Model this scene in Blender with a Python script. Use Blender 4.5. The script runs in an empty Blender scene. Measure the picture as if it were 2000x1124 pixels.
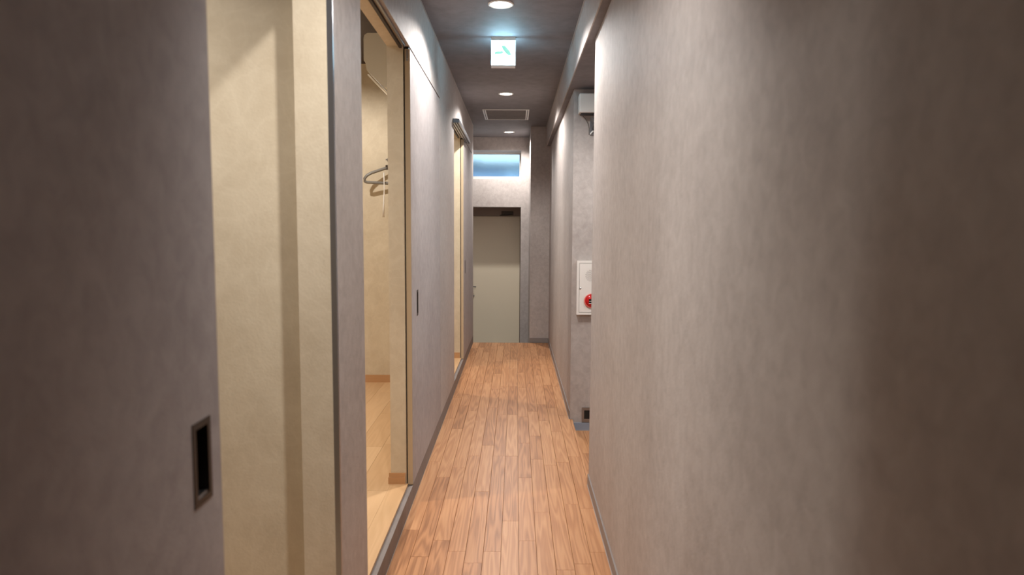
import bpy, bmesh, math, random
from mathutils import Matrix, Vector
random.seed(7)
C = bpy.context.scene.collection
S = bpy.context.scene

# ------------------------------------------------------------------ camera
# world: x = right, y = along the corridor, z = up; corridor floor at z = 0
EYE = Vector((0, 0, 1.35))
cam = bpy.data.cameras.new('camera')
cam.sensor_width = 36; cam.lens = 23.994; cam.clip_start = 0.02
cam.dof.use_dof = True; cam.dof.focus_distance = 5.5; cam.dof.aperture_fstop = 3.5
camo = bpy.data.objects.new('camera', cam); C.objects.link(camo)
right = Vector((0.99996735, 0.0059788, 0.00543605))
down = Vector((0.005934, -0.08669257, -0.99621744))
fwd = Vector((-0.00548492, 0.99621717, -0.08672521))
m = Matrix((right, -down, -fwd)).transposed().to_4x4(); m.translation = EYE
camo.matrix_world = m
S.camera = camo

# ------------------------------------------------------------------ world and exposure
w = bpy.data.worlds.new('sky'); S.world = w; w.use_nodes = True
bg = w.node_tree.nodes['Background']
bg.inputs[0].default_value = (0.52, 0.82, 1.0, 1); bg.inputs[1].default_value = 1.75
S.view_settings.view_transform = 'Standard'; S.view_settings.look = 'None'
S.view_settings.exposure = 0.0; S.view_settings.gamma = 1.0
S.view_settings.use_curve_mapping = False
LAMP_W = 108.0        # corridor downlight power
ROOM_W = 95.0        # room downlight power
LAMP_COL = (1.0, 0.96, 0.93)

# ------------------------------------------------------------------ materials
def lin(c):
    return tuple((v/255/12.92 if v/255 <= .04045 else ((v/255+.055)/1.055)**2.4) for v in c) + (1,)

def nmat(name):
    m = bpy.data.materials.new(name); m.use_nodes = True
    nt = m.node_tree; return m, nt, nt.nodes['Principled BSDF']

def plain(name, c, rough=.5, metal=0, spec=.5):
    m, nt, b = nmat(name)
    b.inputs['Base Color'].default_value = lin(c); b.inputs['Roughness'].default_value = rough
    b.inputs['Metallic'].default_value = metal; b.inputs['Specular IOR Level'].default_value = spec
    n = nt.nodes.new('ShaderNodeTexNoise'); n.inputs['Scale'].default_value = 60
    bp = nt.nodes.new('ShaderNodeBump'); bp.inputs['Strength'].default_value = .03; bp.inputs['Distance'].default_value = .002
    tc = nt.nodes.new('ShaderNodeNewGeometry')
    nt.links.new(tc.outputs['Position'], n.inputs['Vector'])
    nt.links.new(n.outputs['Fac'], bp.inputs['Height']); nt.links.new(bp.outputs['Normal'], b.inputs['Normal'])
    return m

def ramp(nt, stops):
    r = nt.nodes.new('ShaderNodeValToRGB'); e = r.color_ramp.elements
    while len(e) < len(stops): e.new(.5)
    for k, (p, c) in enumerate(stops):
        e[k].position = p; e[k].color = c if len(c) == 4 else lin(c)
    return r

def wallpaper(name, dark, light, s1=3.0, s2=14.0, rough=.62, cells=0):
    """mottled plaster-look paper: broad clouds, small brushed blotches"""
    m, nt, b = nmat(name); L = nt.links.new
    g = nt.nodes.new('ShaderNodeNewGeometry')
    mp = nt.nodes.new('ShaderNodeMapping'); mp.inputs['Scale'].default_value = (1, 1, .9)
    L(g.outputs['Position'], mp.inputs['Vector'])
    n1 = nt.nodes.new('ShaderNodeTexNoise'); n1.inputs['Scale'].default_value = s1; n1.inputs['Detail'].default_value = 4
    n2 = nt.nodes.new('ShaderNodeTexNoise'); n2.inputs['Scale'].default_value = s2; n2.inputs['Detail'].default_value = 6; n2.inputs['Roughness'].default_value = .62
    n2.inputs['Distortion'].default_value = .5
    n3 = nt.nodes.new('ShaderNodeTexNoise'); n3.inputs['Scale'].default_value = 160; n3.inputs['Detail'].default_value = 2
    for n in (n1, n2, n3): L(mp.outputs['Vector'], n.inputs['Vector'])
    a = nt.nodes.new('ShaderNodeMath'); a.operation = 'MULTIPLY_ADD'
    L(n2.outputs['Fac'], a.inputs[0]); a.inputs[1].default_value = .6
    a2 = nt.nodes.new('ShaderNodeMath'); a2.operation = 'MULTIPLY'; L(n1.outputs['Fac'], a2.inputs[0]); a2.inputs[1].default_value = .4
    L(a2.outputs[0], a.inputs[2])
    out = a.outputs[0]
    if cells:
        v = nt.nodes.new('ShaderNodeTexVoronoi'); v.feature = 'DISTANCE_TO_EDGE'; v.inputs['Scale'].default_value = cells
        ds = nt.nodes.new('ShaderNodeVectorMath'); ds.operation = 'MULTIPLY_ADD'
        L(n1.outputs['Color'], ds.inputs[0]); ds.inputs[1].default_value = (.35, .35, .35); L(mp.outputs['Vector'], ds.inputs[2])
        L(ds.outputs[0], v.inputs['Vector'])
        mr = nt.nodes.new('ShaderNodeMapRange'); mr.inputs['From Max'].default_value = .12
        mr.inputs['To Min'].default_value = .06; mr.inputs['To Max'].default_value = 0
        L(v.outputs['Distance'], mr.inputs['Value'])
        ad = nt.nodes.new('ShaderNodeMath'); L(out, ad.inputs[0]); L(mr.outputs[0], ad.inputs[1]); out = ad.outputs[0]
    r = ramp(nt, [(.34, dark), (.66, light)]); L(out, r.inputs['Fac'])
    L(r.outputs['Color'], b.inputs['Base Color'])
    b.inputs['Roughness'].default_value = rough; b.inputs['Specular IOR Level'].default_value = .35
    bp = nt.nodes.new('ShaderNodeBump'); bp.inputs['Strength'].default_value = .25; bp.inputs['Distance'].default_value = .002
    L(n3.outputs['Fac'], bp.inputs['Height']); L(bp.outputs['Normal'], b.inputs['Normal'])
    return m

def wood(name, dark, mid, light, grain=1.0, vary=.24, rough=.38, xs=26.0):
    """per-plank tint and grain offset from the object's own random value"""
    m, nt, b = nmat(name); L = nt.links.new
    g = nt.nodes.new('ShaderNodeNewGeometry'); oi = nt.nodes.new('ShaderNodeObjectInfo')
    wn = nt.nodes.new('ShaderNodeTexWhiteNoise'); wn.noise_dimensions = '1D'; L(oi.outputs['Random'], wn.inputs['W'])
    off = nt.nodes.new('ShaderNodeVectorMath'); off.operation = 'MULTIPLY_ADD'
    L(wn.outputs['Color'], off.inputs[0]); off.inputs[1].default_value = (7, 40, 3); L(g.outputs['Position'], off.inputs[2])
    mp = nt.nodes.new('ShaderNodeMapping'); mp.inputs['Scale'].default_value = (xs, 1.5, 1); L(off.outputs[0], mp.inputs['Vector'])
    big = nt.nodes.new('ShaderNodeTexNoise'); big.inputs['Scale'].default_value = .55; big.inputs['Detail'].default_value = 2
    L(mp.outputs['Vector'], big.inputs['Vector'])
    mul = nt.nodes.new('ShaderNodeMath'); mul.operation = 'MULTIPLY'; mul.inputs[1].default_value = 60; L(big.outputs['Fac'], mul.inputs[0])
    sn = nt.nodes.new('ShaderNodeMath'); sn.operation = 'SINE'; L(mul.outputs[0], sn.inputs[0])
    mp2 = nt.nodes.new('ShaderNodeMapping'); mp2.inputs['Scale'].default_value = (300, 5, 1); L(off.outputs[0], mp2.inputs['Vector'])
    fine = nt.nodes.new('ShaderNodeTexNoise'); fine.inputs['Scale'].default_value = 1; fine.inputs['Detail'].default_value = 3; L(mp2.outputs['Vector'], fine.inputs['Vector'])
    a = nt.nodes.new('ShaderNodeMath'); a.operation = 'MULTIPLY_ADD'; L(sn.outputs[0], a.inputs[0]); a.inputs[1].default_value = .115*grain; a.inputs[2].default_value = .22
    a2 = nt.nodes.new('ShaderNodeMath'); a2.operation = 'MULTIPLY_ADD'; L(fine.outputs['Fac'], a2.inputs[0]); a2.inputs[1].default_value = .40*grain; L(a.outputs[0], a2.inputs[2])
    a3 = nt.nodes.new('ShaderNodeMath'); a3.operation = 'MULTIPLY_ADD'; L(wn.outputs['Value'], a3.inputs[0]); a3.inputs[1].default_value = vary; L(a2.outputs[0], a3.inputs[2])
    r = ramp(nt, [(.12, dark), (.5, mid), (.9, light)]); L(a3.outputs[0], r.inputs['Fac'])
    L(r.outputs['Color'], b.inputs['Base Color'])
    b.inputs['Roughness'].default_value = rough; b.inputs['Specular IOR Level'].default_value = .4
    bp = nt.nodes.new('ShaderNodeBump'); bp.inputs['Strength'].default_value = .12; bp.inputs['Distance'].default_value = .001
    L(a2.outputs[0], bp.inputs['Height']); L(bp.outputs['Normal'], b.inputs['Normal'])
    return m

def glow(name, c, s):
    m, nt, b = nmat(name)
    b.inputs['Base Color'].default_value = (.8, .8, .8, 1)
    b.inputs['Emission Color'].default_value = (*c, 1); b.inputs['Emission Strength'].default_value = s
    return m

def frosted(name, rough):
    m, nt, b = nmat(name)
    b.inputs['Base Color'].default_value = (.96, .99, 1, 1); b.inputs['Roughness'].default_value = rough
    b.inputs['Transmission Weight'].default_value = 1; b.inputs['IOR'].default_value = 1.45
    n = nt.nodes.new('ShaderNodeTexNoise'); n.inputs['Scale'].default_value = 90
    bp = nt.nodes.new('ShaderNodeBump'); bp.inputs['Strength'].default_value = .02; bp.inputs['Distance'].default_value = .0002
    nt.links.new(n.outputs['Fac'], bp.inputs['Height']); nt.links.new(bp.outputs['Normal'], b.inputs['Normal'])
    return m

M = dict(
    taupe=wallpaper('taupe_wallpaper', (164, 155, 150), (188, 180, 175), 3.0, 26.0),
    taupe_door=wallpaper('taupe_door_film', (156, 148, 147), (178, 171, 169), 3.5, 22),
    ceil=wallpaper('dark_ceiling_paper', (114, 110, 113), (131, 127, 130), 2, 12, .7),
    cream=wallpaper('cream_wallpaper', (196, 181, 156), (213, 200, 176), 2.6, 9, .6, 16),
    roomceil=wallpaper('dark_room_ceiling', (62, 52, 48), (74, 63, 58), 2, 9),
    plank=wood('oak_plank', (122, 76, 44), (184, 129, 86), (212, 160, 114)),
    light_plank=wood('pale_laminate_plank', (186, 146, 104), (206, 168, 126), (220, 184, 142), .5, .3, .35, 14),
    maple=plain('maple_baseboard', (190, 146, 104), .4),
    greybase=plain('grey_vinyl_baseboard', (138, 130, 126), .5),
    daylitbase=plain('daylit_grey_baseboard', (142, 152, 168), .5),  # blue of the daylight is put into this grey baseboard's colour
    caulk=plain('pale_edge_bead', (170, 164, 160), .5),
    curb=wallpaper('dark_curb_film', (122, 113, 109), (136, 127, 122), 3, 12),
    steel=plain('satin_steel', (178, 178, 180), .28, 1),
    bronze=plain('dark_bronze', (70, 62, 56), .4, .8),
    black=plain('black_void', (10, 9, 9), .6),
    dark=plain('dark_track', (58, 52, 50), .5, .3),
    white=plain('white_enamel', (232, 228, 222), .35),
    whitep=plain('white_plastic', (226, 222, 214), .4),
    greyp=plain('grey_plastic_hanger', (126, 122, 116), .4),
    red=plain('red_lens', (196, 20, 24), .2),
    pink=plain('red_ring', (226, 110, 100), .35),
    doorp=plain('beige_steel_door', (226, 214, 190), .45),
    doorframe=plain('brown_door_frame', (142, 124, 112), .5),
    edge=plain('beige_edge_band', (196, 176, 146), .45),
    alu=plain('brushed_aluminium', (150, 152, 158), .3, .9),
    concrete=plain('grey_concrete', (165, 160, 155), .8),
    facade=plain('blue_grey_facade', (150, 170, 200), .7),
    parapet=plain('dark_parapet', (84, 92, 108), .7),
    lamp=glow('lamp_diffuser', (1.0, .93, .86), 14),
    roomlamp=glow('room_lamp_diffuser', (1.0, .90, .74), 10),
    sign=glow('exit_sign_face', (.42, .80, 1.0), 22),
    signgreen=glow('exit_sign_green', (.10, .80, .62), .8),
    glass=frosted('frosted_glass', .12),
    clear=frosted('clear_glass', .02),
)

# ------------------------------------------------------------------ mesh helpers
def add_box(bm, x0, x1, y0, y1, z0, z1):
    vs = [bm.verts.new(p) for p in ((x0,y0,z0),(x1,y0,z0),(x1,y1,z0),(x0,y1,z0),(x0,y0,z1),(x1,y0,z1),(x1,y1,z1),(x0,y1,z1))]
    for f in ((3,2,1,0),(4,5,6,7),(0,1,5,4),(1,2,6,5),(2,3,7,6),(3,0,4,7)): bm.faces.new([vs[i] for i in f])

def link(name, bm, mat, parent=None, smooth=False, bevel=0):
    if bevel:
        bmesh.ops.bevel(bm, geom=list(bm.edges), offset=bevel, segments=2, affect='EDGES', profile=.5)
    me = bpy.data.meshes.new(name); bm.to_mesh(me); bm.free()
    me.materials.append(M[mat] if isinstance(mat, str) else mat)
    if smooth:
        for p in me.polygons: p.use_smooth = True
    o = bpy.data.objects.new(name, me); C.objects.link(o)
    if parent: o.parent = parent
    return o

def boxes(name, mat, bl, parent=None, bevel=0):
    bm = bmesh.new()
    for b in bl: add_box(bm, *b)
    return link(name, bm, mat, parent, bevel=bevel)

def prism(name, mat, pts, axis, a, b, parent=None, bevel=0):
    """extrude a 2-D outline along an axis: axis 'y' -> pts are (x,z); 'x' -> (y,z); 'z' -> (x,y)"""
    def P(p, t):
        return {'y': (p[0], t, p[1]), 'x': (t, p[0], p[1]), 'z': (p[0], p[1], t)}[axis]
    bm = bmesh.new()
    A = [bm.verts.new(P(p, a)) for p in pts]; B = [bm.verts.new(P(p, b)) for p in pts]
    n = len(pts); bm.faces.new(A); bm.faces.new(B[::-1])
    for i in range(n): bm.faces.new((A[i], B[i], B[(i+1) % n], A[(i+1) % n]))
    bmesh.ops.recalc_face_normals(bm, faces=bm.faces)
    return link(name, bm, mat, parent, bevel=bevel)

def lathe(name, mat, prof, centre, axis='z', parent=None, seg=40):
    """prof: list of (radius, height along axis)"""
    bm = bmesh.new(); rings = []
    for r, h in prof:
        ring = []
        for k in range(seg):
            t = 2*math.pi*k/seg; c, s = r*math.cos(t), r*math.sin(t)
            p = {'z': (c, s, h), 'y': (c, h, s), 'x': (h, c, s)}[axis]
            ring.append(bm.verts.new(Vector(p)+Vector(centre)))
        rings.append(ring)
    for a, b in zip(rings, rings[1:]):
        for k in range(seg): bm.faces.new((a[k], a[(k+1) % seg], b[(k+1) % seg], b[k]))
    if prof[0][0] > 0: bm.faces.new(rings[0])
    if prof[-1][0] > 0: bm.faces.new(rings[-1])
    bmesh.ops.remove_doubles(bm, verts=bm.verts, dist=1e-6)
    bmesh.ops.recalc_face_normals(bm, faces=bm.faces)
    return link(name, bm, mat, parent, smooth=True)

def tube(name, mat, pts, r, parent=None, seg=10):
    bm = bmesh.new(); P = [Vector(p) for p in pts]; rings = []
    up = Vector((.13, .27, .95)).normalized()
    for i, p in enumerate(P):
        d = (P[min(i+1, len(P)-1)] - P[max(i-1, 0)]).normalized()
        n = d.cross(up).normalized(); b = d.cross(n)
        rr = r[i] if isinstance(r, (list, tuple)) else r
        rings.append([bm.verts.new(p + rr*(math.cos(2*math.pi*k/seg)*n + math.sin(2*math.pi*k/seg)*b)) for k in range(seg)])
    for a, c in zip(rings, rings[1:]):
        for k in range(seg): bm.faces.new((a[k], a[(k+1) % seg], c[(k+1) % seg], c[k]))
    bm.faces.new(rings[0]); bm.faces.new(rings[-1][::-1])
    bmesh.ops.recalc_face_normals(bm, faces=bm.faces)
    return link(name, bm, mat, parent, smooth=True)

def empty(name, loc=(0, 0, 0)):
    o = bpy.data.objects.new(name, None); C.objects.link(o); o.empty_display_size = .05
    o['_base'] = 1; o.location = loc; return o

def adopt(root, *kids):
    """parent kids that were built in world coordinates"""
    inv = Matrix.Translation(root.location).inverted()
    for k in kids:
        k.parent = root; k.matrix_parent_inverse = inv

def tag(o, label, cat, group=None, kind=None):
    o['label'] = label; o['category'] = cat
    if group: o['group'] = group
    if kind: o['kind'] = kind
    if '_base' in o: del o['_base']
    return o

def st(o, label, cat):
    return tag(o, label, cat, kind='structure')

# ------------------------------------------------------------------ setting: dimensions
XL, XR = -.50, .39            # corridor wall faces
XF = -.53                     # back of the door layer / face of the wall core
XC = -.605                    # room face of the wall core
ZC = 2.52                     # corridor ceiling
ZB = 2.295                    # bulkhead underside / alcove ceiling
XB = .347                     # bulkhead side
ZH = 2.19                     # head of the sliding door openings
ZR = .10                      # room floor level
Y0 = -1.8                     # wall behind the camera
YE = 7.98                     # end of the raised corridor floor
YW = 8.95                     # far wall face
YD = 9.40                     # face of the far door
ZV = -.48                     # floor of the entrance pit
YA0, YA1 = 3.50, 4.75         # side alcove
ZA = -.08                     # alcove floor
ZRC = 2.62                    # room ceilings
XRM = -2.7                    # rooms' outer wall
OP = [(.92, 1.89), (2.24, 3.245), (5.52, 6.49)]   # door openings along y

# corridor floor: a slab carrying single oak planks
fl = boxes('floor', 'concrete', [(XL-.002, XR, Y0, YE, -.10, -.014), (XR, XR+.016, YA0, YA1, -.08, -.014)])
st(fl, 'corridor floor of narrow orange brown oak planks', 'floor')
PW = (XR - XL)/12
pm = {}
def plank_mesh(L):
    k = round(L, 2)
    if k not in pm:
        bm = bmesh.new(); g = .0006
        add_box(bm, -PW/2+g, PW/2-g, g, L-g, -.0145, 0)
        top = [e for e in bm.edges if all(v.co.z > -.001 for v in e.verts)]
        bmesh.ops.bevel(bm, geom=top, offset=.0008, segments=1, affect='EDGES')
        me = bpy.data.meshes.new('plank'); bm.to_mesh(me); bm.free(); me.materials.append(M['plank']); pm[k] = me
    return pm[k]
for c in range(12):
    y = Y0
    x = XL + (c+.5)*PW
    first = random.choice((.2, .3, .4, .5))
    while y < YE-.01:
        L = first if first else random.choice((.45, .6, .75, .9, .9, 1.2)); first = 0
        if YE-(y+L) < .2: L = round(YE-y, 2)
        o = bpy.data.objects.new('plank', plank_mesh(L)); C.objects.link(o); o.parent = fl
        o.location = (x, y, random.uniform(-.0004, .0002)); y += L
# nosing of the step down into the alcove
nz = boxes('step_nosing', 'plank', [(XR, XR+.018, YA0+.004, YA1-.004, -.028, .001)], fl, bevel=.003)

fa = boxes('floor_alcove', 'concrete', [(XR+.018, 2.4, YA0-.0, YA1, ZA-.1, ZA-.014)])
st(fa, 'lower oak plank floor of the side alcove, one step down', 'floor')
for c in range(9):
    y = YA0
    for L in ((.45, .3, .5), (.6, .65), (.35, .6, .3))[c % 3]:
        o = bpy.data.objects.new('plank', plank_mesh(L)); C.objects.link(o); o.parent = fa
        o.location = (XR+.02+(c+.5)*PW, y, ZA); y += L
add = boxes('floor_slab', 'plank', [(XR+.02+9*PW, 2.4, YA0, YA1, ZA-.014, ZA)], fa)

fv = boxes('floor_entrance', 'concrete', [(-1.6, XR, YE+.02, YD+.1, ZV-.06, ZV)])
st(fv, 'grey concrete floor of the sunken entrance pit before the beige door', 'floor')
rs = boxes('trim_1', 'doorframe', [(XL, .165, YE, YE+.02, ZV, -.002)])
st(rs, 'brown riser where the oak floor drops to the entrance', 'trim')

# left wall: core, facing above doors, facing post and panels, curb below
core = []
segs = [(Y0, OP[0][0]), (OP[0][1], OP[1][0]), (OP[1][1], OP[2][0]), (OP[2][1], 7.96)]
for a, b in segs: core.append((XC, XF, a, b, -.1, ZH))
core.append((XC, XF, Y0, 7.96, ZH, ZRC))
for a, b in OP: core.append((XC, XF, a, b, -.1, ZR-.014))
core.append((XF, -.514, OP[0][1], OP[0][1]+.012, ZR-.014, ZH))
wl = boxes('wall_left', 'cream', core)
st(wl, 'left corridor wall with three sliding door openings, cream on the room side', 'wall')
boxes('facing', 'taupe', [(XF, XL, Y0, 7.96, ZH, ZC+.02)], wl)
boxes('facing_post', 'taupe', [(XF, XL, OP[0][1]+.012, OP[1][0], .088, ZH)], wl, bevel=.002)
boxes('edge_trim', 'alu', [(-.514, XL+.0015, OP[0][1], OP[0][1]+.012, .088, ZH)], wl)
boxes('facing', 'taupe', [(XF, XL, 4.505, OP[2][0], .088, ZH)], wl)
boxes('facing', 'taupe', [(XF, XL, 7.76, 7.96, .088, ZH)], wl)
boxes('curb', 'curb', [(XF, XL, Y0, 7.96, .0, .086)], wl)
boxes('wall_end', 'taupe', [(XC, XL, 7.96, 7.975, ZV, ZC+.02)], wl)
# door tracks let into the head of each opening
for a, b in ((-.4, 1.89), (2.24, 4.49), (5.43, 7.7)):
    boxes('door_track', 'dark', [(XF-.016, XF-.004, a+.02, min(b, a+1.0), ZH-.012, ZH-.0005)], wl)
    boxes('door_track', 'alu', [(XF+.008, XF+.016, max(a, .9)+.02, max(a, .9)+.97, ZH-.010, ZH-.0005)], wl)

boxes('door_valance', 'taupe', [(XF, XL, OP[0][0], OP[0][1], 2.095, ZH)], wl)

# right wall (near part), far right wall, alcove walls
wr = boxes('wall_right', 'taupe', [(XR, XR+.12, Y0, YA0, -.1, ZB)])
st(wr, 'long plain taupe wall beside the camera on the right of the corridor', 'wall')
wrf = boxes('wall_right_far', 'taupe', [(XR, XR+.12, YA1, 9.6, ZV, ZB), (XR+.12, 2.4, YA1, YA1+.12, ZA-.1, ZB)])
st(wrf, 'taupe right wall beyond the alcove, with the alcove wall facing back', 'wall')
wan = boxes('wall_alcove', 'taupe', [(XR+.12, 2.4, YA0-.12, YA0, ZA-.1, ZB)])
st(wan, 'hidden near wall of the side alcove', 'wall')
wae = boxes('wall_alcove_end', 'taupe', [(2.4, 2.5, YA0-.12, YA1+.12, ZA-.1, .3), (2.4, 2.5, YA0-.12, YA1+.12, 2.0, ZB),
                                      (2.4, 2.5, YA0-.12, YA0+.1, .3, 2.0), (2.4, 2.5, YA1-.1, YA1+.12, .3, 2.0)])
st(wae, 'end wall of the side alcove with a daylight window', 'wall')
w2 = empty('window_2', (2.45, (YA0+YA1)/2, .3))
adopt(w2, boxes('window_frame', 'alu', [(2.43, 2.47, YA0+.1, YA0+.14, .3, 2.0), (2.43, 2.47, YA1-.14, YA1-.1, .3, 2.0), (2.43, 2.47, YA0+.14, YA1-.14, .3, .34), (2.43, 2.47, YA0+.14, YA1-.14, 1.96, 2.0)]),
      boxes('pane', 'clear', [(2.448, 2.453, YA0+.14, YA1-.14, .34, 1.96)]))
st(w2, 'tall daylight window at the end of the side alcove', 'window')

# baseboards
def baseboard(name, label, bl, bead, mat='greybase'):
    o = boxes(name, mat, bl); st(o, label, 'baseboard')
    if bead: boxes('bead', 'caulk', bead, o)
    return o
baseboard('baseboard_right', 'thin grey baseboard along the near right wall', [(XR-.006, XR, Y0, YA0+.002, .003, .06)],
          [(XR-.008, XR-.001, Y0, YA0+.002, .0, .003)])
baseboard('baseboard_right_far', 'thin grey baseboard along the right wall beyond the alcove', [(XR-.006, XR, YA1-.001, YE-.01, .003, .06)],
          [(XR-.008, XR-.001, YA1-.001, YE-.01, .0, .003)])
baseboard('baseboard_alcove', 'pale grey baseboard on the alcove wall below the outlet', [(XR+.018, 2.4, YA1-.008, YA1, ZA+.004, ZA+.055)],
          [(XR+.018, 2.4, YA1-.011, YA1-.001, ZA, ZA+.004)], 'daylitbase')

# ceilings and bulkhead
ce = boxes('ceiling', 'ceil', [(XL, XB, Y0, 7.975, ZC, ZC+.1), (-1.7, XB, 7.975, 9.6, ZC, ZC+.1)])
st(ce, 'dark brown grey corridor ceiling with downlights', 'ceiling')
bh = boxes('ceiling_bulkhead', 'taupe', [(XB, XB+.006, Y0, 8.0, ZB, ZC+.1)])
st(bh, 'dropped bulkhead running along the right of the corridor ceiling', 'ceiling')
boxes('underside', 'ceil', [(XB+.006, 2.5, Y0, 8.0, ZB, ZB+.08)], bh)
t2 = boxes('trim_2', 'caulk', [(XL, XL+.004, Y0, 7.96, ZC-.004, ZC)]); st(t2, 'thin pale bead between left wall and ceiling', 'trim')
t3 = boxes('trim_3', 'caulk', [(XB-.006, XB, Y0, 8.0, ZC-.007, ZC)]); st(t3, 'thin pale bead between bulkhead and ceiling', 'trim')

# pier and far wall with window and door recess
pier = boxes('wall_pier', 'taupe', [(.166, XR, YE+.02, YW, ZV, ZC+.02)])
st(pier, 'dark taupe pier right of the recessed beige door', 'wall')
pb = boxes('baseboard', 'greybase', [(.166, XR, YE+.012, YE+.02, 0, .055)], pier)
WX0, WX1, WZ0, WZ1 = -.95, .062, 1.985, 2.355
DX0, DX1, DZ1 = -.76, .060, 1.625
wf = boxes('wall_far', 'taupe', [(DX1, XR, YW, YD+.1, ZV-.06, WZ0), (WX1, XR, YW, YD+.1, WZ0, ZC+.02), (-1.7, WX0, YW, YD+.1, ZV-.06, ZC+.02), (WX0, WX1, YW, YD+.1, WZ1, ZC+.02),
                               (WX0, DX1, YW, YD+.1, DZ1, WZ0), (WX0, DX0, YW, YD+.1, ZV-.06, DZ1)])
st(wf, 'taupe end wall with high window above a recessed beige door', 'wall')
wvl = boxes('wall_entrance', 'taupe', [(-1.7, -1.6, 7.86, YW, ZV-.06, ZC+.02), (-1.6, XC, 7.86, 7.96, ZV-.06, ZC+.02)])
st(wvl, 'side wall of the entrance behind the left corridor wall', 'wall')
wb = boxes('wall_back', 'taupe', [(XF, 2.5, Y0-.1, Y0, -.1, ZC+.1)])
st(wb, 'wall closing the corridor behind the camera', 'wall')

# high window: frame, frosted pane
w1 = empty('window_1', ((WX0+WX1)/2, 9.28, WZ0))
adopt(w1, boxes('window_frame', 'white', [(WX0, WX1, 9.26, 9.31, WZ0, WZ0+.055), (WX1-.022, WX1, 9.26, 9.31, WZ0+.055, WZ1-.02), (WX0, WX0+.03, 9.26, 9.31, WZ0+.055, WZ1-.02), (WX0, WX1, 9.26, 9.31, WZ1-.02, WZ1)]),
      boxes('pane', 'glass', [(WX0+.03, WX1-.022, 9.28, 9.285, WZ0+.055, WZ1-.02)]))
st(w1, 'high frosted window with blue daylight above the beige door', 'window')

# far hinged door in its recess
d4 = empty('door_4', ((DX0+DX1)/2, YD, ZV))
DT = 1.515
frame = boxes('door_frame', 'doorframe', [(DX0, DX1, YD-.03, YD+.06, DT, DZ1), (DX0, DX0+.03, YD-.03, YD+.06, ZV, DT), (DX1-.006, DX1, YD-.03, YD+.06, ZV, DT), (DX0, DX1, YD+.045, YD+.06, ZV-.05, DT)], bevel=.0015)  # last box is an added backing that stops sky light leaking in
leaf = boxes('door_leaf', 'doorp', [(DX0+.032, DX1-.008, YD, YD+.04, ZV+.005, DT-.003)], bevel=.002)
closer = boxes('door_closer', 'bronze', [(-.20, -.04, YD-.05, YD-.0305, DT+.012, DT+.062)], bevel=.004)
arm = tube('closer_arm', 'bronze', [(-.06, YD-.058, DT+.02), (-.12, YD-.07, DT+.012), (-.20, YD-.05, DT+.010), (-.22, YD-.03, DT+.008)], .006)
hx, hz = DX0+.10, .545
rose = lathe('handle_rose', 'steel', [(.0, -.012), (.024, -.012), (.026, 0)], (hx, YD, hz), 'y')
lever = tube('door_handle', 'steel', [(hx, YD-.008, hz), (hx, YD-.045, hz), (hx+.02, YD-.052, hz), (hx+.115, YD-.052, hz-.002)], .009)
lock = lathe('lock_cylinder', 'steel', [(.0, -.016), (.016, -.016), (.019, -.008), (.026, -.008), (.027, 0)], (hx, YD, hz-.13), 'y')
turn = boxes('thumb_turn', 'steel', [(hx+.02, hx+.09, YD-.022, YD-.001, hz-.135, hz-.122)], bevel=.002)
adopt(d4, frame, leaf, closer, rose, lever, lock, turn)
arm.parent = closer
st(d4, 'recessed beige steel door with dark closer below the frosted window', 'door')

# rooms behind the sliding doors
def room(tagname, y0, y1, label, zc=ZRC):
    o = boxes(tagname, 'cream', [(XRM-.05, XRM, y0, y1, 0, ZRC), (XRM, XC, y1, y1+.045, 0, ZRC)])
    st(o, label, 'wall')
    boxes('baseboard', 'maple', [(XRM, XC-.001, y1-.010, y1, ZR, ZR+.036), (XRM, XC-.001, y1-.007, y1, ZR+.036, ZR+.06)], o)
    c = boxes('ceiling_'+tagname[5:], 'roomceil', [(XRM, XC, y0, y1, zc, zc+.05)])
    st(c, 'dark ceiling of the ' + label.split(' of the ')[-1], 'ceiling')
    f = boxes('floor_'+tagname[5:], 'light_plank', [(XRM, XC, y0, y1, ZR-.06, ZR-.012)])
    st(f, 'pale laminate floor of the ' + label.split(' of the ')[-1], 'floor')
    return f
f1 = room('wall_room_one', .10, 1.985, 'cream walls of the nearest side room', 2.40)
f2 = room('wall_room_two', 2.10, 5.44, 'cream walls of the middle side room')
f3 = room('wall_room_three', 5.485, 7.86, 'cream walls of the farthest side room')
wn0 = boxes('wall_room_near', 'cream', [(XRM, XC, .05, .10, 0, ZRC)]); st(wn0, 'hidden near wall of the nearest side room', 'wall')
lp = {}
def lplank(parent, x, y, L, W=.15):
    k = (L, W)
    if k not in lp:
        bm = bmesh.new(); add_box(bm, .0006, W-.0006, .0006, L-.0006, -.012, 0)
        me = bpy.data.meshes.new('plank'); bm.to_mesh(me); bm.free(); me.materials.append(M['light_plank']); lp[k] = me
    o = bpy.data.objects.new('plank', lp[k]); C.objects.link(o); o.parent = parent; o.location = (x, y, ZR)
for f, (y0, y1), (a, b) in ((f1, (.10, 1.985), OP[0]), (f2, (2.10, 5.44), OP[1]), (f3, (5.485, 7.86), OP[2])):
    boxes('threshold', 'light_plank', [(XC, XF+.008, a+.001, b-.001, ZR-.012, ZR)], f)
    for c in range(7 if f is not f2 else 14):
        x = XC-.15*(c+1); y = y0
        while x > XRM and y < y1-.005:
            L = round(random.choice((.5, .7, .9, 1.1)) if y > y0 else random.choice((.3, .55, .8)), 3)
            if y1-(y+L) < .25: L = round(y1-y, 3)
            lplank(f, x, y, L); y += L
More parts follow.
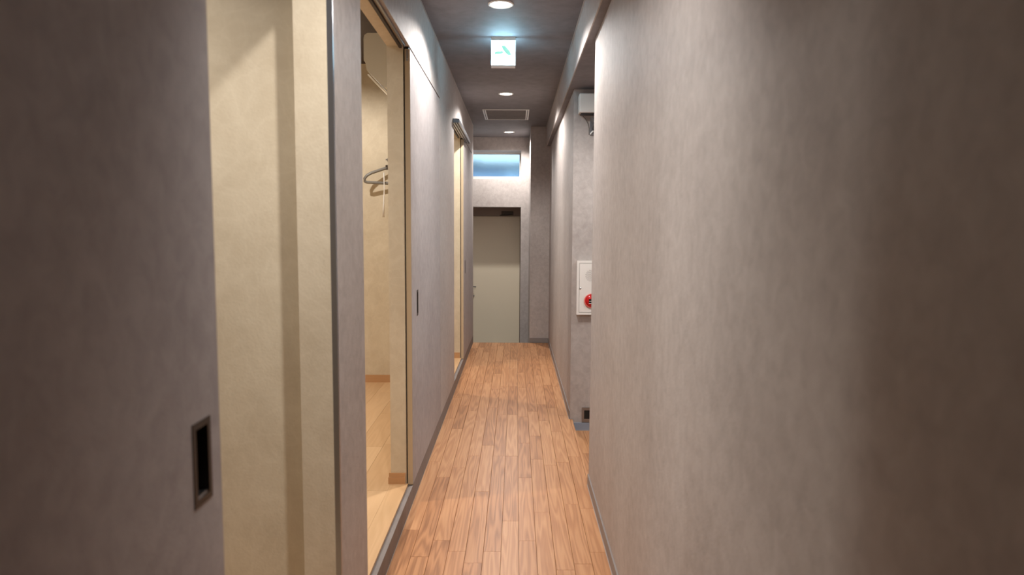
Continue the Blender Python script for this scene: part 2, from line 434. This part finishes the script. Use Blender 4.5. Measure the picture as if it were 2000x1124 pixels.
# baseboards wrapping the far jamb of each opening
for k, ((a, b), f) in enumerate(zip(OP, (f1, f2, f3))):
    t = boxes('baseboard_jamb', 'maple', [(XC-.012, XF-.004, b-.011, b, ZR, ZR+.034), (XC-.009, XF-.004, b-.008, b, ZR+.034, ZR+.054),
                                           (XC-.012, XC, b, b+.12, ZR, ZR+.034), (XC-.009, XC, b, b+.12, ZR+.034, ZR+.054)], wl)

# ------------------------------------------------------------------ sliding doors
def sliding_door(n, y0, y1, hy0, hy1, hz0, hz1, label):
    """flat panel with a real slot for the flush pull"""
    x0, x1 = XF+.006, XL+.0008
    z0, z1 = .090, ZH-.012
    root = empty('door_%d' % n, ((x0+x1)/2, (y0+y1)/2, z0))
    t = .003
    panel = boxes('panel', 'taupe_door', [(x0, x1, y0+t, hy0, z0, z1), (x0, x1, hy1, y1-t, z0, z1), (x0, x1, hy0, hy1, z0, hz0), (x0, x1, hy0, hy1, hz1, z1), (x0, x0+.004, hy0, hy1, hz0, hz1)])
    edge = boxes('edge_band', 'edge', [(x0, x1-.001, y0, y0+t, z0, z1), (x0, x1-.001, y1-t, y1, z0, z1)])
    b = .011
    pull = boxes('flush_pull', 'bronze', [(x0+.005, x1+.0015, hy0, hy0+b, hz0, hz1), (x0+.005, x1+.0015, hy1-b, hy1, hz0, hz1), (x0+.005, x1+.0015, hy0+b, hy1-b, hz0, hz0+b), (x0+.005, x1+.0015, hy0+b, hy1-b, hz1-b, hz1)])
    cup = boxes('pull_cup', 'black', [(x0+.005, x0+.007, hy0+b, hy1-b, hz0+b, hz1-b)])
    glint = boxes('pull_highlight', 'steel', [(x0+.007, x1-.001, hy0+b, hy1-b, hz0+b, hz0+b+.004)])  # steel strip set in as the highlight at the pull's bottom
    hang = boxes('hanger_bracket', 'steel', [(x0+.007, x0+.017, y0-.0025, y0, z1-.055, z1-.004), (x0+.009, x0+.015, y0-.006, y0-.0025, z1-.045, z1-.030)], bevel=.001)
    gap = boxes('top_gap_shade', 'black', [(x0+.002, x1-.006, y0+.002, y1-.002, z1+.0003, ZH-.0005)])  # black strip stands for the shade in the gap over the panel
    adopt(root, panel, edge, pull, hang, gap)
    cup.parent = pull; glint.parent = pull
    st(root, label, 'door')
    return root
sliding_door(1, -.10, 1.130, 1.028, 1.090, .908, 1.043, 'dark taupe sliding door with a flush pull beside the first cream opening')
sliding_door(2, 3.256, 4.490, 3.425, 3.468, .905, 1.035, 'taupe sliding door slid open past the room with the hanger')
d3 = sliding_door(3, 6.500, 7.745, 6.67, 6.71, .905, 1.035, 'farthest taupe sliding door, below the grey rail cover')
rc = boxes('rail_cover', 'alu', [(XL+.001, XL+.050, 5.42, 6.72, 2.170, 2.202)], bevel=.0015)
boxes('rail_groove', 'dark', [(XL+.012, XL+.022, 5.43, 6.71, 2.1665, 2.170)], rc); boxes('rail_groove', 'dark', [(XL+.031, XL+.041, 5.43, 6.71, 2.1665, 2.170)], rc)
tag(rc, 'grey metal door rail cover projecting above the farthest sliding door opening', 'rail')

# ------------------------------------------------------------------ downlights
def downlight(x, y, z, power, col, mat, label, group=None, r=.056, size=152, blend=.4, tilt=0):
    root = empty('downlight', (x, y, z))
    ring = lathe('trim_ring', 'white', [(r+.012, 0), (r+.012, -.003), (r+.006, -.006), (r, -.006), (r-.002, -.001)], (x, y, z))
    disc = lathe('diffuser', mat, [(0, -.0045), (r*.7, -.004), (r-.003, -.0015)], (x, y, z))
    ld = bpy.data.lights.new('lamp_light', 'SPOT'); ld.energy = power; ld.color = col
    ld.spot_size = math.radians(size); ld.spot_blend = blend; ld.shadow_soft_size = .035
    lo = bpy.data.objects.new('lamp_light', ld); C.objects.link(lo); lo.location = (x, y, z-.012); lo.rotation_euler = (math.radians(tilt), 0, 0)
    adopt(root, ring, disc, lo)
    tag(root, label, 'downlight', group)
    return root
downlight(-.087, 3.69, ZC, LAMP_W, LAMP_COL, 'lamp', 'round white ceiling downlight in front of the exit sign', 'corridor ceiling downlights')
downlight(-.095, 6.08, ZC, LAMP_W, LAMP_COL, 'lamp', 'round white ceiling downlight between exit sign and ceiling vent', 'corridor ceiling downlights')
downlight(-.094, 8.46, ZC, LAMP_W*.9, LAMP_COL, 'lamp', 'round white ceiling downlight beyond the vent, near the high window', 'corridor ceiling downlights')
downlight(-.09, 1.30, ZC, LAMP_W*1.05, LAMP_COL, 'lamp', 'round ceiling downlight aimed down the corridor, beside the first doorway', 'corridor ceiling downlights', size=112, blend=1, tilt=28)  # aim is invented so the walls darken towards the camera
downlight(-.09, -1.09, ZC, LAMP_W*.01, LAMP_COL, 'lamp', 'unseen ceiling downlight added behind the camera for fill', 'corridor ceiling downlights')  # weak fill lamp added behind the camera
downlight(1.30, 4.00, ZB, LAMP_W*.5, LAMP_COL, 'lamp', 'unseen downlight added to brighten the side alcove')  # added lamp, lifts the alcove's far wall
ROOMC = (1.0, .94, .87)
downlight(-1.11, 1.38, 2.40, ROOM_W*.66, ROOMC, 'roomlamp', 'round downlight in the ceiling of the nearest side room', 'room downlights', .05, 157, .95)
downlight(-1.45, 3.00, ZRC, ROOM_W*1.2, ROOMC, 'roomlamp', 'round downlight in the middle side room before the air conditioner', 'room downlights', .05, 150, .8)
downlight(-1.45, 4.40, ZRC, ROOM_W, ROOMC, 'roomlamp', 'round downlight in the middle side room by the clothes hanger', 'room downlights', .05, 168, .4)
downlight(-1.3, 5.95, ZRC, ROOM_W, ROOMC, 'roomlamp', 'round downlight in the ceiling of the farthest side room', 'room downlights', .05, 150, .8)

# ------------------------------------------------------------------ exit sign
ex, ey = -.085, 4.30
es = empty('exit_sign', (ex, ey, ZC))
W, Hh = .074, .185
body = boxes('housing', 'whitep', [(ex-W, ex+W, ey, ey+.022, ZC-.022, ZC), (ex-W, ex+W, ey, ey+.022, ZC-Hh, ZC-Hh+.014), (ex-W+.004, ex+W-.004, ey+.008, ey+.014, ZC-Hh+.014, ZC-.022)])
face = boxes('light_panel', 'sign', [(ex-W, ex+W, ey+.001, ey+.008, ZC-Hh+.014, ZC-.022)])
back = boxes('light_panel', 'sign', [(ex-W, ex+W, ey+.014, ey+.021, ZC-Hh+.014, ZC-.022)])
cz = ZC-.095
def pic(pts): return prism('pictogram', 'signgreen', [(ex+a, cz+b) for a, b in pts], 'y', ey-.0004, ey+.0009, es and None)
picA = pic([(-.012, .040), (.010, .042), (.026, .024), (.040, .008), (.050, -.016), (.026, -.014), (.008, .004), (-.004, .020)])
picB = pic([(-.054, .004), (-.022, .008), (-.006, .010), (.004, .000), (-.010, -.008), (-.054, -.012)])
adopt(es, body, face, back); picA.parent = face; picB.parent = face
for p_ in (picA, picB): p_.matrix_parent_inverse = Matrix()
tag(es, 'small lit white exit sign with green pictogram hanging under the ceiling', 'exit sign')

# ------------------------------------------------------------------ ceiling vent
vx0, vx1, vy0, vy1 = -.34, .124, 6.865, 7.485
vt = empty('ceiling_vent', ((vx0+vx1)/2, (vy0+vy1)/2, ZC))
zt = ZC-.008
fr = boxes('frame', 'whitep', [(vx0, vx0+.012, vy0, vy1, zt, ZC), (vx1-.012, vx1, vy0, vy1, zt, ZC), (vx0+.012, vx1-.012, vy0, vy0+.014, zt, ZC), (vx0+.012, vx1-.012, vy1-.014, vy1, zt, ZC)], bevel=.001)
sb = boxes('side_bar', 'whitep', [(vx0+.020, vx0+.032, vy0+.015, vy1-.015, zt+.001, ZC)])
sb2 = boxes('side_bar', 'whitep', [(vx1-.032, vx1-.020, vy0+.015, vy1-.015, zt+.001, ZC)])
bk = boxes('backing', 'dark', [(vx0+.0125, vx1-.0125, vy0+.0145, vy1-.0145, ZC-.0025, ZC-.0002)])
adopt(vt, fr, sb, sb2, bk)
slat = None; ns = 20
for k in range(ns):
    yy = vy0+.03+(vy1-vy0-.06)*(k+.5)/ns
    if slat is None:
        slat = boxes('slat', 'curb', [(vx0+.034, vx1-.034, -.008, .004, ZC-.007, ZC-.0032)]); o = slat
    else:
        o = slat.copy(); C.objects.link(o)
    o.location = (0, yy, 0); adopt(vt, o)
tag(vt, 'rectangular ceiling vent with pale frame and dark slats', 'vent')

# ------------------------------------------------------------------ alcove wall fittings
YF = YA1
bx = empty('wall_box', (.70, YF, 2.12))
wbx = boxes('body', 'white', [(.418, 1.00, YF-.10, YF-.001, 2.124, 2.25)], bevel=.006)
wbu = boxes('outlet_slot', 'dark', [(.431, .985, YF-.088, YF-.02, 2.116, 2.1245)])
adopt(bx, wbx, wbu)
tag(bx, 'long white wall box under the alcove ceiling', 'wall box')

fx = empty('wall_fixture', (.58, YF, 2.04))
plate = boxes('back_plate', 'alu', [(.500, .64, YF-.006, YF-.001, 1.985, 2.10)], bevel=.001)
hood = prism('hood', 'steel', [(.500, 2.100), (.525, 2.078), (.600, 2.078), (.640, 2.100), (.640, 2.085), (.605, 2.055), (.530, 2.055), (.504, 2.080)], 'y', YF-.07, YF-.006)
head = lathe('head', 'bronze', [(0, -.085), (.022, -.085), (.028, -.07), (.030, -.02), (.024, -.006)], (.545, YF, 2.035), 'y')
lens = lathe('lens', 'black', [(0, -.0885), (.018, -.0885), (.019, -.084)], (.545, YF, 2.035), 'y')
arc = tube('cable_arc', 'white', [(.550+.045*math.cos(t), YF-.014, 1.990+.028*math.sin(t)) for t in [math.pi*i/12 for i in range(13)]], .005)
adopt(fx, plate, hood, head, arc); lens.parent = head
tag(fx, 'small silver wall fixture with black lens just below the white wall box', 'wall fixture')
cb = tube('fixture_cable', 'greyp', [(.450, YF-.006, 2.118), (.470, YF-.006, 2.095), (.488, YF-.006, 2.06), (.495, YF-.006, 2.03), (.495, YF-.006, 1.99)], .0025)
tag(cb, 'thin grey cable from the white wall box to the silver fixture', 'cable')

# fire alarm cabinet
ax0, ax1, az0, az1 = .423, .640, .752, 1.127
fa_ = empty('fire_alarm', ((ax0+ax1)/2, YF, az0))
cab = boxes('cabinet', 'white', [(ax0, ax0+.016, YF-.035, YF-.001, az0, az1), (ax1-.016, ax1, YF-.035, YF-.001, az0, az1), (ax0+.016, ax1-.016, YF-.035, YF-.001, az0, az0+.016), (ax0+.016, ax1-.016, YF-.035, YF-.001, az1-.016, az1), (ax0+.016, ax1-.016, YF-.010, YF-.001, az0+.016, az1-.016)])
adoor = boxes('door', 'white', [(ax0+.018, ax1-.018, YF-.034, YF-.011, az0+.018, az1-.018)], bevel=.001)
acx = (ax0+ax1)/2
bm = bmesh.new()
for i in range(-5, 6):
    for j in range(-5, 6):
        X, Z = i*.0085+(j % 2)*.00425, j*.0075
        if X*X+Z*Z < .0018: add_box(bm, acx-.009+X-.0019, acx-.009+X+.0019, YF-.0347, YF-.0338, 1.025+Z-.0019, 1.025+Z+.0019)
spk = link('speaker_holes', bm, 'greybase'); spk['kind'] = 'stuff'
zr = .850
ring = lathe('button_ring', 'pink', [(.046, 0), (.050, -.004), (.050, -.007), (.044, -.007), (.040, -.003)], (acx-.007, YF-.034, zr), 'y')
lens = lathe('red_button', 'red', [(0, -.018), (.020, -.017), (.036, -.012), (.043, -.004), (.043, 0)], (acx-.007, YF-.034, zr), 'y')
cen = boxes('button_window', 'black', [(acx-.025, acx+.012, YF-.0535, YF-.0515, zr-.014, zr+.014)])
lab = boxes('button_strip', 'white', [(acx-.023, acx+.010, YF-.0540, YF-.0532, zr-.003, zr+.000), (acx-.025, acx+.012, YF-.0535, YF-.050, zr-.019, zr-.0145)])
lk = lathe('lock', 'steel', [(0, -.003), (.006, -.003), (.007, 0)], (ax0+.025, YF-.034, .936), 'y')
adopt(fa_, cab, adoor)
for o in (spk, ring, lens, lk): o.parent = adoor
for o in (cen, lab):
    o.parent = adoor
tag(fa_, 'white fire alarm cabinet with red push button on the alcove wall', 'fire alarm')

ou = empty('wall_outlet', (.515, YF, .03))
op = boxes('plate', 'alu', [(.474, .490, YF-.007, YF-.001, -.018, .086), (.530, .548, YF-.007, YF-.001, -.018, .086), (.490, .530, YF-.007, YF-.001, .066, .086), (.490, .530, YF-.007, YF-.001, -.018, .004)])
oc = boxes('socket', 'black', [(.490, .530, YF-.004, YF-.001, .004, .066)])
adopt(ou, op, oc); tag(ou, 'grey metal wall outlet low on the alcove wall', 'outlet')

# ------------------------------------------------------------------ middle room: air conditioner, hook, hanger, cord
ac = empty('air_conditioner', (XC-.12, 4.45, 2.13))
x = -.641
acb = prism('body', 'whitep', [(XC-.001, 2.47), (x-.225, 2.47), (x-.243, 2.458), (x-.248, 2.44), (x-.248, 2.315), (x-.238, 2.300), (x-.232, 2.262), (x-.225, 2.252), (x-.135, 2.165), (x-.05, 2.135), (XC-.001, 2.135)], 'y', 4.05, 4.85)
flap = prism('louver', 'white', [(x-.228, 2.245), (x-.140, 2.160), (x-.146, 2.154), (x-.235, 2.240)], 'y', 4.08, 4.82)
adopt(ac, acb, flap)
tag(ac, 'white wall air conditioner seen end-on through the middle doorway', 'air conditioner')
HX, HY = -1.000, 5.385
hk = empty('wall_hook', (HX, 5.44, 1.88))
adopt(hk, lathe('base', 'steel', [(.02, -.001), (.02, -.006), (0, -.008)], (HX, 5.44, 1.88), 'y'),
      tube('arm', 'steel', [(HX, 5.436, 1.88), (HX, HY, 1.872), (HX, HY-.012, 1.876), (HX, HY-.014, 1.885)], .005))
tag(hk, 'small metal wall hook carrying the clothes hanger', 'hook')
hg = empty('clothes_hanger', (HX, HY, 1.70))
ca, sa = math.cos(math.radians(14)), math.sin(math.radians(14))
def hp(u, z): return (HX+u*ca, HY+u*sa, z)
half = [(0, 1.815), (.03, 1.808), (.08, 1.790), (.13, 1.772), (.165, 1.752), (.184, 1.726), (.182, 1.706), (.165, 1.699)]
hgb = tube('shoulder_frame', 'greyp', [hp(-u, z) for u, z in half] + [hp(0, 1.694)] + [hp(u, z) for u, z in half[::-1]], .0115)
hgk = tube('hook', 'greyp', [hp(0, 1.812), hp(0, 1.84)] + [hp(.022*math.sin(t), 1.862-.022*math.cos(t)) for t in [math.pi*i/9 for i in range(1, 13)]], .004)
hgn = boxes('neck', 'bronze', [(HX-.02, HX+.02, HY-.014, HY+.014, 1.80, 1.835)], bevel=.003)
adopt(hg, hgb, hgk, hgn)
tag(hg, 'grey plastic clothes hanger hanging before the cream wall', 'hanger')
cd = tube('hanging_cord', 'white', [(-1.030, 5.355, 1.775), (-1.028, 5.355, 1.65), (-1.033, 5.355, 1.55), (-1.037, 5.355, 1.43)], [.004, .004, .006, .009])
tag(cd, 'thin white cord hanging beside the clothes hanger', 'cord')

# ------------------------------------------------------------------ outside the high window
bd = empty('neighbour_building', (0, 22, -1))
bw = boxes('wall', 'facade', [(-8, 8, 22, 26, -1, 3.12)])
rl = boxes('parapet', 'parapet', [(-8, 8, 21.9, 26, 3.12, 3.42)])
adopt(bd, bw, rl)
for k in range(9):
    adopt(bd, boxes('roof_unit', 'parapet', [(-6+k*1.4, -5.4+k*1.4+.25*(k % 3), 23, 24, 3.42, 3.47+.04*((k*5) % 4))]))
tag(bd, 'blurred grey building beyond the frosted window', 'building')
